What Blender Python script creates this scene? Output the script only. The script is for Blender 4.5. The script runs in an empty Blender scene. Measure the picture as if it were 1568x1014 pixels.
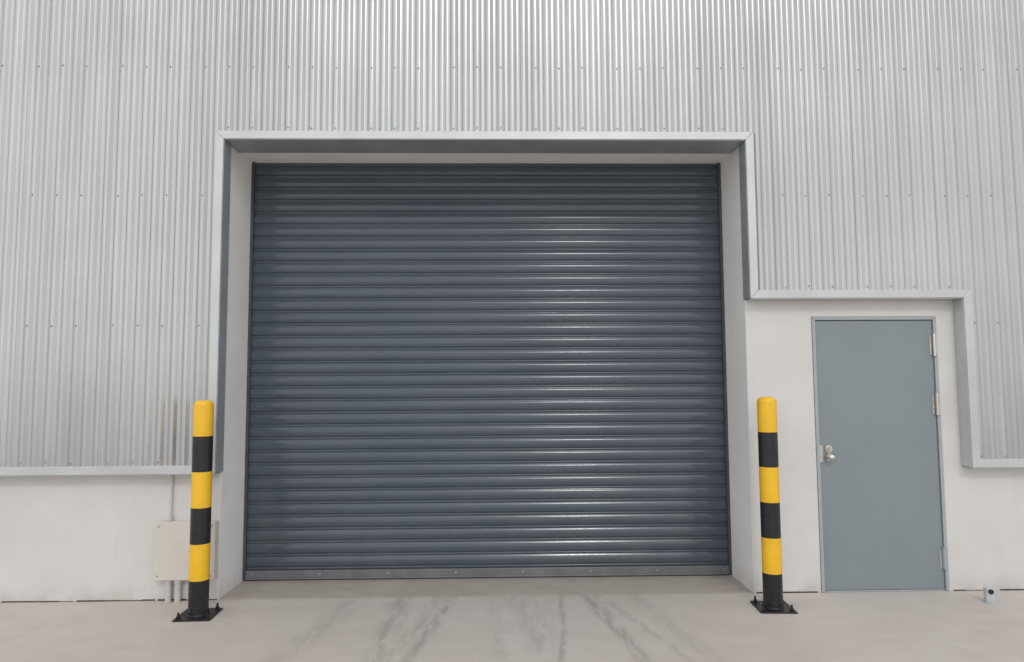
import bpy, bmesh, math, random
from mathutils import Vector, Matrix
random.seed(7)
scene = bpy.context.scene
R = math.radians

# ---------------------------------------------------------------- helpers
def link(ob, parent=None):
    scene.collection.objects.link(ob)
    if parent is not None:
        ob.parent = parent
    return ob

def empty(name, loc=(0, 0, 0)):
    e = bpy.data.objects.new(name, None)
    e.empty_display_size = 0.2
    e.location = loc
    return link(e)

def mesh_obj(name, bm, mat, parent=None, smooth=None, bevel=None, loc=None):
    me = bpy.data.meshes.new(name)
    bmesh.ops.recalc_face_normals(bm, faces=bm.faces)
    bm.to_mesh(me); bm.free()
    for m in (mat if isinstance(mat, (list, tuple)) else [mat]):
        me.materials.append(m)
    if smooth is not None:
        for p in me.polygons: p.use_smooth = True
        me.set_sharp_from_angle(angle=R(smooth))
    ob = bpy.data.objects.new(name, me)
    if loc: ob.location = loc
    link(ob, parent)
    if bevel:
        b = ob.modifiers.new("bevel", 'BEVEL'); b.width = bevel; b.segments = 2
        b.limit_method = 'ANGLE'; b.angle_limit = R(40)
    return ob

def box(bm, x0, x1, y0, y1, z0, z1, mi=0):
    vs = [bm.verts.new((x, y, z)) for x in (x0, x1) for y in (y0, y1) for z in (z0, z1)]
    idx = [(0,1,3,2),(4,6,7,5),(0,4,5,1),(2,3,7,6),(0,2,6,4),(1,5,7,3)]
    for f in idx:
        fc = bm.faces.new([vs[i] for i in f]); fc.material_index = mi

def cyl(bm, c, r, h, axis='Z', seg=24, r2=None, mi=0):
    r2 = r if r2 is None else r2
    res = bmesh.ops.create_cone(bm, cap_ends=True, segments=seg, radius1=r, radius2=r2, depth=h)
    M = Matrix.Translation(c)
    if axis == 'Y': M = M @ Matrix.Rotation(R(90), 4, 'X')
    if axis == 'X': M = M @ Matrix.Rotation(R(90), 4, 'Y')
    bmesh.ops.transform(bm, matrix=M, verts=res['verts'])
    for v in res['verts']:
        for f in v.link_faces: f.material_index = mi

def prism(bm, pts, y0, y1):
    a = [bm.verts.new((x, y0, z)) for x, z in pts]
    b = [bm.verts.new((x, y1, z)) for x, z in pts]
    bm.faces.new(a); bm.faces.new(b[::-1])
    n = len(pts)
    for i in range(n):
        bm.faces.new((a[i], b[i], b[(i+1) % n], a[(i+1) % n]))

class NT:
    def __init__(s, name):
        s.m = bpy.data.materials.new(name); s.m.use_nodes = True
        s.t = s.m.node_tree; s.n = s.t.nodes; s.l = s.t.links
        s.b = s.n["Principled BSDF"]
        s.co = s.n.new("ShaderNodeTexCoord").outputs["Object"]
    def lk(s, a, b): s.l.new(a, b)
    def setin(s, sock, v):
        if isinstance(v, bpy.types.NodeSocket): s.lk(v, sock)
        else: sock.default_value = v
    def mapping(s, scale=(1,1,1), loc=(0,0,0), rot=(0,0,0)):
        m = s.n.new("ShaderNodeMapping"); s.lk(s.co, m.inputs[0])
        m.inputs["Scale"].default_value = scale; m.inputs["Location"].default_value = loc
        m.inputs["Rotation"].default_value = rot
        return m.outputs[0]
    def noise(s, sc, det=4, rough=.55, vec=None, dist=0):
        n = s.n.new("ShaderNodeTexNoise"); s.lk(vec if vec is not None else s.co, n.inputs["Vector"])
        n.inputs["Scale"].default_value = sc; n.inputs["Detail"].default_value = det
        n.inputs["Roughness"].default_value = rough; n.inputs["Distortion"].default_value = dist
        return n.outputs[0]
    def ramp(s, v, a, b, lo=0., hi=1., smooth=True):
        n = s.n.new("ShaderNodeMapRange"); n.interpolation_type = 'SMOOTHSTEP' if smooth else 'LINEAR'
        s.setin(n.inputs[0], v)
        n.inputs[1].default_value = a; n.inputs[2].default_value = b
        n.inputs[3].default_value = lo; n.inputs[4].default_value = hi
        return n.outputs[0]
    def math(s, op, a, b=0.):
        n = s.n.new("ShaderNodeMath"); n.operation = op
        s.setin(n.inputs[0], a); s.setin(n.inputs[1], b)
        return n.outputs[0]
    def mix(s, f, a, b, mode='MIX'):
        n = s.n.new("ShaderNodeMix"); n.data_type = 'RGBA'; n.blend_type = mode
        s.setin(n.inputs[0], f)
        s.setin(n.inputs[6], a if isinstance(a, bpy.types.NodeSocket) else (*a, 1))
        s.setin(n.inputs[7], b if isinstance(b, bpy.types.NodeSocket) else (*b, 1))
        return n.outputs[2]
    def xyz(s):
        n = s.n.new("ShaderNodeSeparateXYZ"); s.lk(s.co, n.inputs[0]); return n.outputs
    def bump(s, h, strength=.3, dist=.01, prev=None):
        n = s.n.new("ShaderNodeBump"); s.lk(h, n.inputs["Height"])
        n.inputs["Strength"].default_value = strength; n.inputs["Distance"].default_value = dist
        if prev is not None: s.lk(prev, n.inputs["Normal"])
        return n.outputs[0]
    def out(s, col=None, rough=None, metal=None, normal=None, **kw):
        if col is not None: s.setin(s.b.inputs["Base Color"], col if isinstance(col, bpy.types.NodeSocket) else (*col, 1))
        if rough is not None: s.setin(s.b.inputs["Roughness"], rough)
        if metal is not None: s.setin(s.b.inputs["Metallic"], metal)
        if normal is not None: s.lk(normal, s.b.inputs["Normal"])
        for k, v in kw.items(): s.setin(s.b.inputs[k], v)
        return s.m

# ---------------------------------------------------------------- materials
def mat_simple(name, c, rough=.5, metal=0., var=.08, sc=8, bump=.0):
    t = NT(name)
    n = t.noise(sc, 5)
    lo = tuple(x*(1-var) for x in c); hi = tuple(min(1, x*(1+var)) for x in c)
    col = t.mix(t.ramp(n, .3, .7), lo, hi)
    nn = None
    if bump: nn = t.bump(t.noise(sc*12, 3), bump, .002)
    return t.out(col, t.ramp(t.noise(sc*2.3, 4), .3, .7, rough-.06, rough+.08), metal, nn)

# corrugated sheet
t = NT("zinc_aluminium_cladding")
at = t.n.new("ShaderNodeAttribute"); at.attribute_name = "panel"
streak = t.noise(1.0, 5, .6, t.mapping((9, 9, .6)))
blot = t.noise(.9, 4)
col = t.mix(t.ramp(streak, .3, .7), (.51, .525, .535), (.58, .595, .60))
col = t.mix(t.ramp(blot, .35, .7), col, t.mix(.5, col, (.46, .475, .48)))
col = t.mix(1.0, col, at.outputs["Color"], 'MULTIPLY')
oil = t.noise(1.0, 2, .5, t.mapping((5, 5, 1.3)))
fine = t.noise(90, 2)
nn = t.bump(oil, .35, .006)
nn = t.bump(fine, .05, .001, nn)
M_CLAD = t.out(col, t.ramp(streak, .3, .7, .22, .30), .62, nn)

M_TRIM = mat_simple("silver_flashing", (.55, .565, .57), .38, .4, .05, 3)
M_RETURN = mat_simple("darkened_flashing_return", (.38, .415, .44), .42, .35, .08, 3)  # flashing colour darkened to stand in for dim reflections on the returns

def wallmat(name, k, jamb=False):
    t = NT(name)
    x, y, z = t.xyz()
    n1 = t.noise(1.3, 5, .6); n2 = t.noise(7, 5, .6)
    c = lambda r, g, b: (r*k, g*k, b*k)
    col = t.mix(t.ramp(n1, .3, .7), c(.615, .602, .583), c(.67, .66, .645))
    col = t.mix(t.math('MULTIPLY', t.ramp(n2, .45, .75), .25), col, c(.56, .55, .53))
    drip = t.noise(1, 5, .6, t.mapping((14, 14, .9)))
    col = t.mix(t.math('MULTIPLY', t.ramp(drip, .55, .75), .18), col, c(.50, .485, .455))
    base = t.math('MULTIPLY', t.ramp(z, 0.0, .16, 1, 0), t.ramp(t.noise(5, 5, .65), .3, .65))
    col = t.mix(t.math('MULTIPLY', base, .5), col, c(.42, .39, .35))
    nn = t.bump(t.noise(160, 3), .12, .002)
    nn = t.bump(t.noise(4, 3), .25, .01, nn)
    return t.out(col, .8, 0, nn)
M_WALL = wallmat("white_rendered_concrete", 1.0)
M_JAMB = wallmat("brightened_wall_reveal", 1.34)  # wall colour brightened to offset the weak light inside the reveals

t = NT("concrete_ground")
x, y, z = t.xyz()
n1 = t.noise(.7, 6, .6, dist=.3); n2 = t.noise(3.2, 6, .62, dist=.4); n3 = t.noise(60, 4, .7)
col = t.mix(t.ramp(n1, .3, .7), (.555, .50, .455), (.60, .55, .51))
col = t.mix(t.math('MULTIPLY', t.ramp(n2, .42, .72), .28), col, (.47, .42, .385))
col = t.mix(t.math('MULTIPLY', t.ramp(t.noise(1.7, 6, .6, t.mapping((1, 2.5, 1), (3, 1, 0)), 1.), .5, .72), .4), col, (.64, .595, .56))
col = t.mix(t.math('MULTIPLY', t.ramp(n3, .35, .75), .22), col, (.34, .31, .285))
# worn tyre rubber left on the concrete
wob = t.math('MULTIPLY', t.math('SUBTRACT', t.noise(2.2, 3), .5), .10)
marks = [(-.335, .13, .02, .028, .9), (-.45, .05, .10, .03, .6), (.46, .09, 0, .015, 1.0), (.64, -.17, .02, .030, 1.0), (.72, -.30, 0, .02, .6),
         (-.70, -.05, .05, .045, .75), (.13, -.13, .03, .04, .5), (-.05, -.05, 0, .03, .35), (-1.0, .22, 0, .06, .45), (.95, -.25, .03, .05, .35), (.30, .06, 0, .06, .35)]
tot = None
grain = t.ramp(t.noise(1, 6, .65, t.mapping((16, 4, 1))), .34, .62)
for a, b, c, w, s in marks:
    xx = t.math('ADD', t.math('MULTIPLY', y, b), a)
    xx = t.math('ADD', xx, t.math('MULTIPLY', t.math('MULTIPLY', y, y), -c))
    d = t.math('ABSOLUTE', t.math('SUBTRACT', t.math('ADD', x, wob), xx))
    g = t.math('MULTIPLY', t.ramp(d, 0, w*2.6, 1, 0), s)
    tot = g if tot is None else t.math('MAXIMUM', tot, g)
fade = t.math('MULTIPLY', t.ramp(y, -1.9, -.7, 0, 1), t.ramp(y, -.04, .05, 1, .3))
tot = t.math('MULTIPLY', t.math('MULTIPLY', tot, fade), grain)
col = t.mix(t.math('MULTIPLY', tot, .62), col, (.20, .18, .17))
g = t.math('MULTIPLY', t.ramp(t.math('ABSOLUTE', x), .9, 2.0, 1, 0), t.ramp(y, -1.6, -.2, 0, 1))
col = t.mix(t.math('MULTIPLY', g, t.ramp(n2, .3, .7, .08, .26)), col, (.40, .365, .34))
# dirt collected in the recess under the shutter
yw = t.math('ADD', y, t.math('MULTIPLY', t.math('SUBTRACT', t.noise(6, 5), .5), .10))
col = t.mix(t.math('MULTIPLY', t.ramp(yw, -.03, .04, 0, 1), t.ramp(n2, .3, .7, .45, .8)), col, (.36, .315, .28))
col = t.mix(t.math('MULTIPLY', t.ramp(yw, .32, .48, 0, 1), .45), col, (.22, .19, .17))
nn = t.bump(n3, .18, .003); nn = t.bump(n2, .25, .01, nn)
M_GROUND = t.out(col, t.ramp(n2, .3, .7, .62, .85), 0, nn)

t = NT("slate_blue_shutter_paint")
n1 = t.noise(1, 5, .6, t.mapping((.8, 4, 4))); n2 = t.noise(26, 4)
col = t.mix(t.ramp(n1, .3, .7), (.060, .078, .100), (.074, .094, .117))
x, y, z = t.xyz()
dust = t.math('MULTIPLY', t.ramp(z, .0, .9, 1, .15), t.ramp(t.noise(3, 6, .65), .35, .7))
col = t.mix(t.math('MULTIPLY', dust, .15), col, (.20, .195, .19))
M_SHUT = t.out(col, t.ramp(n2, .3, .7, .14, .19), .0, t.bump(t.noise(1.0, 3, .5, t.mapping((2, 1, 1))), .06, .004), **{"Specular IOR Level": .45})

M_BAR = mat_simple("shutter_bottom_bar", (.17, .18, .19), .4, .3, .12, 5)
M_GUIDE = mat_simple("dark_guide_steel", (.07, .08, .09), .45, .2)
M_DOOR = mat_simple("grey_door_paint", (.225, .262, .282), .38, 0, .04, 1.6, .04)
M_FRAME = mat_simple("grey_door_frame", (.36, .39, .41), .42, 0, .04)
M_STEEL = mat_simple("brushed_stainless", (.62, .60, .57), .28, 1., .05)
M_YEL = mat_simple("bollard_yellow_paint", (.84, .49, .018), .34, 0, .06, 6)
M_BLK = mat_simple("bollard_black_paint", (.014, .014, .016), .30, 0, .2, 6)
M_BLKM = mat_simple("black_base_steel", (.018, .018, .02), .4, .3, .3, 14)
M_BOX = mat_simple("cream_painted_steel", (.62, .585, .53), .5, 0, .04, 4)
M_PIPE = mat_simple("painted_conduit", (.56, .545, .52), .5, 0, .08, 6)
M_SCREW = mat_simple("screw_head", (.36, .36, .36), .45, .5)
M_GAP = mat_simple("dark_joint", (.06, .05, .045), .9, 0, .4, 20)
M_GALV = mat_simple("galvanised_block", (.55, .59, .61), .4, .3)

# ---------------------------------------------------------------- dimensions
OX0, OX1, OZ = -2.0, 1.857, 3.345      # shutter opening in the concrete
DX0, DX1, DZ = 2.355, 3.297, 2.014     # service door opening
SH = .04                                # cladding stands 0.11 m off the wall
CX2 = 3.440                             # cladding edge right of the door
BX0, BX1, BTOP = -11.0, 11.0, 7.0
ZB, ZH, ZD = .902, 3.332, 2.143         # lower edges of the cladding zones

# ---------------------------------------------------------------- ground
bm = bmesh.new()
vs = [bm.verts.new(v) for v in ((-400, -400, 0), (400, -400, 0), (400, 400, 0), (-400, 400, 0))]
bm.faces.new(vs)
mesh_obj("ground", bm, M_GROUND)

# ---------------------------------------------------------------- building
B = empty("warehouse_building")
bm = bmesh.new()
xs = [BX0, OX0, OX1, DX0, DX1, BX1]; zs = [0, DZ, OZ, BTOP-.1]
def solid(xc, zc):
    if OX0 < xc < OX1 and zc < OZ: return False
    if DX0 < xc < DX1 and zc < DZ: return False
    return True
V = {}
def gv(x, y, z):
    k = (round(x, 4), round(y, 4), round(z, 4))
    if k not in V: V[k] = bm.verts.new(k)
    return V[k]
for i in range(len(xs)-1):
    for j in range(len(zs)-1):
        if solid((xs[i]+xs[i+1])/2, (zs[j]+zs[j+1])/2):
            bm.faces.new([gv(xs[i], 0, zs[j]), gv(xs[i+1], 0, zs[j]), gv(xs[i+1], 0, zs[j+1]), gv(xs[i], 0, zs[j+1])])
def reveal(x0, x1, zt, d, mi):
    zl = [q for q in zs if q <= zt]
    for xx in (x0, x1):
        for k in range(len(zl)-1):
            bm.faces.new([gv(xx, 0, zl[k]), gv(xx, d, zl[k]), gv(xx, d, zl[k+1]), gv(xx, 0, zl[k+1])]).material_index = mi
    bm.faces.new([gv(x0, 0, zt), gv(x1, 0, zt), gv(x1, d, zt), gv(x0, d, zt)]).material_index = mi
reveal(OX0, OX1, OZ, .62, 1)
reveal(DX0, DX1, DZ, .12, 0)
for xx in (BX0, BX1):
    bm.faces.new([bm.verts.new(v) for v in ((xx, 0, 0), (xx, 12, 0), (xx, 12, BTOP-.1), (xx, 0, BTOP-.1))])
bm.faces.new([bm.verts.new(v) for v in ((BX0, 12, 0), (BX1, 12, 0), (BX1, 12, BTOP-.1), (BX0, 12, BTOP-.1))])
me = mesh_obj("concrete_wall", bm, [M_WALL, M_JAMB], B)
bv = me.modifiers.new("bevel", 'BEVEL'); bv.width = .006; bv.segments = 2; bv.limit_method = 'ANGLE'; bv.angle_limit = R(60)
bm = bmesh.new()
box(bm, OX0-.05, OX1+.05, .625, .64, 0, OZ+.3)
box(bm, DX0-.05, DX1+.05, .125, .14, 0, DZ+.05)
mesh_obj("interior_backing", bm, M_GUIDE, B)
bm = bmesh.new()
box(bm, BX0-.2, BX1+.2, -.22, 12.2, BTOP, BTOP+.15)
mesh_obj("roof", bm, M_TRIM, B, bevel=.01)

# cladding -------------------------------------------------------
P = .0871; X0S = .2934
def zbot(x):
    if x < OX0: return ZB+.03
    if x < OX1: return ZH+.03
    if x < CX2: return ZD+.03
    return ZB+.03
prof = []
n0 = int((BX0-X0S)/P); n1 = int((BX1-X0S)/P)
YC, YV = -.150+SH, -.126+SH
for k in range(n0, n1):
    c = X0S + k*P
    prof += [(c-.0135, YC+.0018), (c-.0095, YC), (c+.0095, YC), (c+.0135, YC+.0018),
             (c+.0285, YV-.0018), (c+.0325, YV), (c+.0546, YV), (c+.0586, YV-.0018)]
cuts = [OX0, OX1, CX2]
segs = []
for a, b in zip(prof[:-1], prof[1:]):
    x0, y0, x1, y1 = a[0], a[1], b[0], b[1]
    pts = [(x0, y0)]
    for c in cuts:
        if x0 < c < x1:
            f = (c-x0)/(x1-x0); pts.append((c, y0+(y1-y0)*f))
    pts.append((x1, y1))
    for p, q in zip(pts[:-1], pts[1:]): segs.append((p, q))
bm = bmesh.new(); V = {}
ptone = {}
for a, b in segs:
    zb = zbot((a[0]+b[0])/2)
    f = bm.faces.new([gv(a[0], a[1], zb), gv(b[0], b[1], zb), gv(b[0], b[1], BTOP-.02), gv(a[0], a[1], BTOP-.02)])
me = bpy.data.meshes.new("corrugated_cladding")
bmesh.ops.recalc_face_normals(bm, faces=bm.faces)
bm.to_mesh(me); bm.free()
me.materials.append(M_CLAD)
ca = me.color_attributes.new("panel", 'FLOAT_COLOR', 'CORNER')
rp = random.Random(3)
for p in me.polygons:
    pid = math.floor((p.center.x - X0S + .02)/(P*7))
    if pid not in ptone: ptone[pid] = rp.uniform(.89, 1.0)
    v = ptone[pid]
    for li in p.loop_indices: ca.data[li].color = (v, v, v*.998, 1)
    p.use_smooth = True
me.set_sharp_from_angle(angle=R(60))
clad = bpy.data.objects.new("corrugated_cladding", me); link(clad, B)

bm = bmesh.new()
for pid in range(-15, 15):
    c = X0S + pid*P*7 - P*1 + .0130
    if BX0 < c < BX1:
        box(bm, c, c+.0010, -.1495+SH, -.146+SH, zbot(c), BTOP-.03)
mesh_obj("sheet_lap_edges", bm, M_SCREW, B)

bm = bmesh.new()
for pid in range(-14, 14):
    for o in (0, 2, 4):
        cx = X0S + (pid*7+o)*P
        if not (BX0+.2 < cx < BX1-.2): continue
        zb = zbot(cx)
        rows = [q for q in (1.961, 2.91, 3.88, 4.84, 5.80) if q > zb+.12]
        rows.append(zb+.055)
        for rz in rows:
            q = rz + random.uniform(-.006, .006)
            if abs(cx-OX0) < .07 or abs(cx-OX1) < .07 or abs(cx-CX2) < .07:
                if q < 3.40: continue
            cx2 = cx + random.uniform(-.002, .002)
            cyl(bm, (cx2, -.1512+SH, q), .0072, .0025, 'Y', 12)
            cyl(bm, (cx2, -.1545+SH, q), .0044, .005, 'Y', 6)
mesh_obj("cladding_screws", bm, M_SCREW, B)

# flashings -------------------------------------------------------
W = .060; TY0, TY1 = -.158+SH, -.118+SH
bm = bmesh.new()
g = .0012
prism(bm, [(OX0+g, ZH), (OX1-g, ZH), (OX1+W-g, ZH+W), (OX0-W+g, ZH+W)], TY0, TY1)
prism(bm, [(OX0, ZB), (OX0, ZH), (OX0-W, ZH+W), (OX0-W, ZB+W)], TY0, TY1)
prism(bm, [(BX0, ZB), (OX0-g, ZB), (OX0-W-g, ZB+W), (BX0, ZB+W)], TY0, TY1)
prism(bm, [(OX1, ZD), (OX1+W, ZD+W), (OX1+W, ZH+W), (OX1, ZH)], TY0, TY1)
prism(bm, [(OX1+g, ZD), (CX2-g, ZD), (CX2+W-g, ZD+W), (OX1+W+g, ZD+W)], TY0, TY1)
prism(bm, [(CX2, ZB), (CX2+W, ZB+W), (CX2+W, ZD+W), (CX2, ZD)], TY0, TY1)
prism(bm, [(CX2+g, ZB), (BX1, ZB), (BX1, ZB+W), (CX2+W+g, ZB+W)], TY0, TY1)
mesh_obj("edge_flashing", bm, M_TRIM, B, bevel=.0025)
bm = bmesh.new()
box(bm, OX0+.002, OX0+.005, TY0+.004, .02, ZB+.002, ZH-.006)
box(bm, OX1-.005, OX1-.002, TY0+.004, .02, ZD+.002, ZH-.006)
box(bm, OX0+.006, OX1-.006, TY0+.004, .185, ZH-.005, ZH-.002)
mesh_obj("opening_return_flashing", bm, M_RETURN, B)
bm = bmesh.new()
box(bm, CX2-.005, CX2-.002, TY0+.004, -.002, ZB+.002, ZD-.006)
box(bm, OX1+.002, CX2-.006, TY0+.004, -.002, ZD-.005, ZD-.002)
box(bm, BX0, OX0-.002, TY0+.004, -.002, ZB-.005, ZB-.002)
box(bm, CX2+.002, BX1, TY0+.004, -.002, ZB-.005, ZB-.002)
mesh_obj("drip_flashing", bm, M_TRIM, B)

bm = bmesh.new()
def joint(x0, x1):
    x = x0
    while x < x1:
        w = random.uniform(.05, .25)
        h = random.uniform(.003, .010)
        box(bm, x, min(x+w, x1), -.003-random.uniform(0, .004), .0, -.001, h)
        x += w + (random.uniform(0, .08) if random.random() < .3 else 0)
joint(BX0, OX0-.01); joint(OX1+.02, DX0-.03); joint(DX1+.03, BX1)
mesh_obj("wall_base_joint", bm, M_GAP, B)

# ---------------------------------------------------------------- roller shutter
S = empty("roller_shutter_door", (0, .49, 0))
PS = .1015
sp = [(0, .003), (.0025, .0005), (.006, -.0025), (.010, -.0035), (.014, -.0035), (.0175, -.0015), (.020, .0020), (.0215, .003), (.0235, .000),
      (.027, -.0035), (.034, -.0060), (.045, -.0078), (.055, -.0084), (.065, -.0082), (.075, -.0069), (.083, -.0048), (.090, -.0020), (.0955, .0008), (.0990, .0025)]
bm = bmesh.new()
NX = 14
z = .075
rows = []
while z < OZ + .12:
    jz = random.uniform(-.0007, .0007); jy = random.uniform(-.001, .001)
    nz = [random.uniform(-.0005, .0005) for _ in range(NX+1)]
    for q, yy in sp:
        rows.append((z + q + jz, yy + jy, nz))
    z += PS
prev = None
for zz, yy, nz in rows:
    cur = [bm.verts.new((OX0+.02 + (OX1-OX0-.04)*i/NX, yy + nz[i]*.5, zz + nz[i])) for i in range(NX+1)]
    if prev:
        for i in range(NX): bm.faces.new((prev[i], prev[i+1], cur[i+1], cur[i]))
    prev = cur
mesh_obj("slat_curtain", bm, M_SHUT, S, smooth=50)
bm = bmesh.new()
box(bm, OX0+.02, OX1-.02, -.022, .02, .008, .074)
box(bm, OX0+.02, OX1-.02, -.034, -.0225, .008, .020)
mesh_obj("bottom_bar", bm, M_BAR, S, bevel=.002)
bm = bmesh.new()
for i in range(8):
    xx = OX0 + .07 + i*.532
    cyl(bm, (xx, -.0250, .046), .009, .006, 'Y', 12); cyl(bm, (xx, -.0295, .046), .005, .004, 'Y', 6)
mesh_obj("bottom_bar_bolts", bm, M_SCREW, S)
bm = bmesh.new()
for a, b in ((OX0+.001, OX0+.022), (OX1-.022, OX1-.001)):
    box(bm, a, b, -.03, .04, .006, OZ-.002)
mesh_obj("guide_rails", bm, M_GUIDE, S)
bm = bmesh.new()
box(bm, OX0+.023, OX1-.023, -.026, -.0125, .001, .0078)
mesh_obj("rubber_seal", bm, M_BLK, S)

# ---------------------------------------------------------------- service door
D = empty("metal_service_door", (0, 0, 0))
bm = bmesh.new()
fw = .024
prism(bm, [(DX0+.001, .003), (DX0+fw, .003), (DX0+fw, DZ-fw), (DX0+.001, DZ-.001)], -.006, .09)
prism(bm, [(DX1-fw, .003), (DX1-.001, .003), (DX1-.001, DZ-.001), (DX1-fw, DZ-fw)], -.006, .09)
prism(bm, [(DX0+fw, DZ-fw+.0005), (DX1-fw, DZ-fw+.0005), (DX1-.001, DZ-.0005), (DX0+.001, DZ-.0005)], -.006, .09)
mesh_obj("door_frame", bm, M_FRAME, D, bevel=.002)
bm = bmesh.new()
box(bm, DX0+fw+.004, DX1-fw-.004, .006, .05, .012, DZ-fw-.004)
mesh_obj("door_leaf", bm, M_DOOR, D, bevel=.003)
bm = bmesh.new()
box(bm, DX0+fw, DX1-fw, .052, .06, .003, DZ-fw)
mesh_obj("door_gap_seal", bm, M_GAP, D)
bm = bmesh.new()
box(bm, DX0+.03, DX1-.03, .0, .09, .001, .010)
mesh_obj("door_sill", bm, M_FRAME, D, bevel=.002)
bm = bmesh.new()
for hz in (1.80, 1.36):
    hx = DX1-fw-.002
    box(bm, hx-.026, hx-.006, .002, .0055, hz-.075, hz+.075)
    box(bm, hx+.004, hx+.020, -.0095, -.0063, hz-.075, hz+.075)
    cyl(bm, (hx, -.012, hz), .011, .15, 'Z', 16)
    for s_ in (-1, 1): cyl(bm, (hx, -.012, hz+s_*.079), .013, .008, 'Z', 16)
    cyl(bm, (hx, -.012, hz), .0122, .004, 'Z', 16)
mesh_obj("hinges", bm, M_STEEL, D, smooth=40)
bm = bmesh.new()
cyl(bm, (DX1-fw-.004, -.010, .23), .013, .14, 'Z', 16)
cyl(bm, (DX1-fw-.004, -.010, .307), .016, .01, 'Z', 16)
box(bm, DX1-fw-.034, DX1-fw-.012, .001, .0055, .16, .30)
mesh_obj("lower_hinge", bm, M_FRAME, D, smooth=40)
bm = bmesh.new()
hx = DX0 + .092
cyl(bm, (hx, .001, 1.035), .028, .010, 'Y', 32)
cyl(bm, (hx, -.008, 1.035), .018, .014, 'Y', 24)
box(bm, hx-.004, hx+.004, -.026, -.012, 1.019, 1.051)
cyl(bm, (hx, .001, .975), .031, .010, 'Y', 32)
cyl(bm, (hx, -.018, .975), .012, .03, 'Y', 20)
r = bmesh.ops.create_uvsphere(bm, u_segments=24, v_segments=14, radius=.026)
bmesh.ops.transform(bm, matrix=Matrix.Translation((hx, -.045, .975)) @ Matrix.Diagonal((1, .72, 1, 1)), verts=r['verts'])
box(bm, DX0+fw+.001, DX0+fw+.024, .0015, .0055, .94, 1.06)
mesh_obj("knob_and_deadbolt", bm, M_STEEL, D, smooth=40, bevel=None)

# ---------------------------------------------------------------- bollards
def bollard(x, y, rot):
    b = empty("safety_bollard", (x, y, 0))
    b.rotation_euler = (0, 0, rot)
    r = .0645; H = 1.43; st = .2375
    bm = bmesh.new(); seg = 40
    rings = []
    bounds = [.012] + [st*i for i in range(1, 6)] + [H-.035]
    pr = [(bounds[i], r) for i in range(7)]
    for k in range(1, 9):
        a = k/8*math.pi/2
        pr.append((H-.035 + .035*math.sin(a), max(.0005, r*(math.cos(a)**.75))))
    for zq, rq in pr:
        rings.append([bm.verts.new((rq*math.cos(2*math.pi*i/seg), rq*math.sin(2*math.pi*i/seg), zq)) for i in range(seg)])
    for k in range(len(rings)-1):
        mi = 1 if (k in (0, 2, 4)) else 0
        for i in range(seg):
            f = bm.faces.new((rings[k][i], rings[k][(i+1) % seg], rings[k+1][(i+1) % seg], rings[k+1][i])); f.material_index = mi
    bm.faces.new(rings[-1])
    mesh_obj("striped_post", bm, [M_YEL, M_BLK], b, smooth=50)
    bm = bmesh.new()
    cyl(bm, (0, 0, H-.045), r+.0012, .003, 'Z', seg)
    mesh_obj("cap_ring", bm, M_YEL, b, smooth=50)
    bm = bmesh.new()
    box(bm, -.12, .12, -.12, .12, .001, .011)
    cyl(bm, (0, 0, .016), r+.008, .010, 'Z', seg, r2=r+.001)
    mesh_obj("base_plate", bm, M_BLKM, b, bevel=.002)
    bm = bmesh.new()
    for sx in (-1, 1):
        for sy in (-1, 1):
            cyl(bm, (sx*.092, sy*.092, .0125), .018, .003, 'Z', 16)
            cyl(bm, (sx*.092, sy*.092, .021), .0125, .014, 'Z', 6)
            cyl(bm, (sx*.092, sy*.092, .036), .007, .028, 'Z', 12)
    mesh_obj("anchor_bolts", bm, M_BLKM, b)
bollard(-2.0, -.33, R(2))
bollard(1.868, -.325, R(-3))

# ---------------------------------------------------------------- electrical box
E = empty("electrical_box", (0, 0, 0))
bm = bmesh.new()
box(bm, -2.418, -2.010, -.065, -.001, .165, .56)
mesh_obj("enclosure", bm, M_BOX, E, bevel=.006)
bm = bmesh.new()
box(bm, -2.425, -2.003, -.077, -.067, .158, .567)
mesh_obj("front_cover", bm, M_BOX, E, bevel=.005)
bm = bmesh.new()
for xx in (-2.40, -2.03):
    for zz in (.19, .535): cyl(bm, (xx, -.079, zz), .006, .004, 'Y', 12)
mesh_obj("cover_screws", bm, M_SCREW, E)
bm = bmesh.new()
cyl(bm, (-2.345, -.02, .735), .009, .345, 'Z', 16)
cyl(bm, (-2.345, -.02, .575), .014, .025, 'Z', 16)
for xx in (-2.335, -2.27):
    cyl(bm, (xx, -.04, .083), .021, .165, 'Z', 20)
    cyl(bm, (xx, -.04, .150), .028, .03, 'Z', 20)
mesh_obj("conduits", bm, M_PIPE, E, smooth=40)

# ---------------------------------------------------------------- small floor-mounted door stop
F = empty("floor_door_stop", (3.41, -.27, 0))
bm = bmesh.new()
box(bm, -.038, .038, -.014, .034, .001, .009)
box(bm, -.032, .032, -.006, .028, .009, .10)
mesh_obj("bracket", bm, M_GALV, F, bevel=.006)
bm = bmesh.new()
cyl(bm, (-.004, -.012, .076), .016, .014, 'Y', 24)
mesh_obj("rubber_buffer", bm, M_BLK, F, smooth=40)
# ---------------------------------------------------------------- world & sun
el, az = R(36), R(8.0)
w = bpy.data.worlds.new("World"); scene.world = w; w.use_nodes = True
nt = w.node_tree
sky = nt.nodes.new("ShaderNodeTexSky"); sky.sky_type = 'NISHITA'; sky.sun_disc = False
sky.sun_elevation = el; sky.sun_rotation = R(172); sky.dust_density = 2.0; sky.ozone_density = .6; sky.air_density = 1.0
hs = nt.nodes.new("ShaderNodeHueSaturation"); hs.inputs["Saturation"].default_value = .30
nt.links.new(sky.outputs[0], hs.inputs["Color"])
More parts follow.
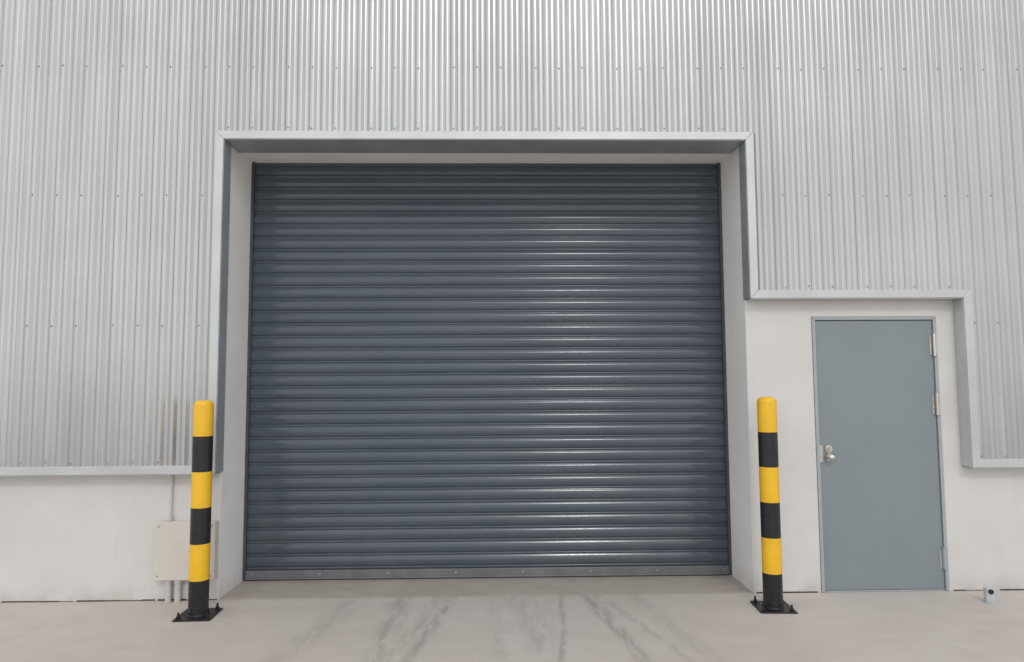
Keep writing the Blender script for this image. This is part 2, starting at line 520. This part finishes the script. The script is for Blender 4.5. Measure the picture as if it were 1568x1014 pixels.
# unseen cloud banks, bright and dark, added to vary light on the ribs
tc = nt.nodes.new("ShaderNodeTexCoord")
cn = nt.nodes.new("ShaderNodeTexNoise"); cn.inputs["Scale"].default_value = 1.9; cn.inputs["Detail"].default_value = 4
mpn = nt.nodes.new("ShaderNodeMapping"); mpn.inputs["Location"].default_value = (2.3, .7, 1.1); mpn.inputs["Scale"].default_value = (1, 1, 1.3)
nt.links.new(tc.outputs["Generated"], mpn.inputs[0]); nt.links.new(mpn.outputs[0], cn.inputs["Vector"])
cr = nt.nodes.new("ShaderNodeMix"); cr.data_type = 'RGBA'
mr = nt.nodes.new("ShaderNodeMapRange"); mr.inputs[1].default_value = .36; mr.inputs[2].default_value = .64
nt.links.new(cn.outputs[0], mr.inputs[0]); nt.links.new(mr.outputs[0], cr.inputs[0])
cr.inputs[6].default_value = (4.3, 4.4, 4.6, 1); cr.inputs[7].default_value = (11.2, 11.2, 11.2, 1)
mx = nt.nodes.new("ShaderNodeMix"); mx.data_type = 'RGBA'; mx.inputs[0].default_value = .74
nt.links.new(cr.outputs[2], mx.inputs[7])
nt.links.new(hs.outputs[0], mx.inputs[6])
bg = nt.nodes["Background"]; bg.inputs["Strength"].default_value = .15
nt.links.new(mx.outputs[2], bg.inputs["Color"])
sd = bpy.data.lights.new("sun", 'SUN'); sd.energy = .5; sd.angle = R(5); sd.color = (1, .98, .95)
so = bpy.data.objects.new("sun", sd); link(so)
d = Vector((math.sin(az)*math.cos(el), -math.cos(az)*math.cos(el), math.sin(el)))
so.rotation_euler = (-d).to_track_quat('-Z', 'Y').to_euler(); so.location = d*30
sd.energy = .36

# ---------------------------------------------------------------- camera
cd = bpy.data.cameras.new("camera"); cd.sensor_width = 36; cd.lens = 36*1050/1568; cd.clip_end = 1500
co = bpy.data.objects.new("camera", cd); link(co)
M = Matrix.Translation((0, -5.07, 1.545)) @ Matrix.Rotation(R(-1.24), 4, 'Z') @ Matrix.Rotation(R(94.2), 4, 'X') @ Matrix.Rotation(R(-.315), 4, 'Z')
co.matrix_world = M
scene.camera = co
scene.view_settings.view_transform = 'Standard'; scene.view_settings.look = 'None'; scene.view_settings.exposure = 0
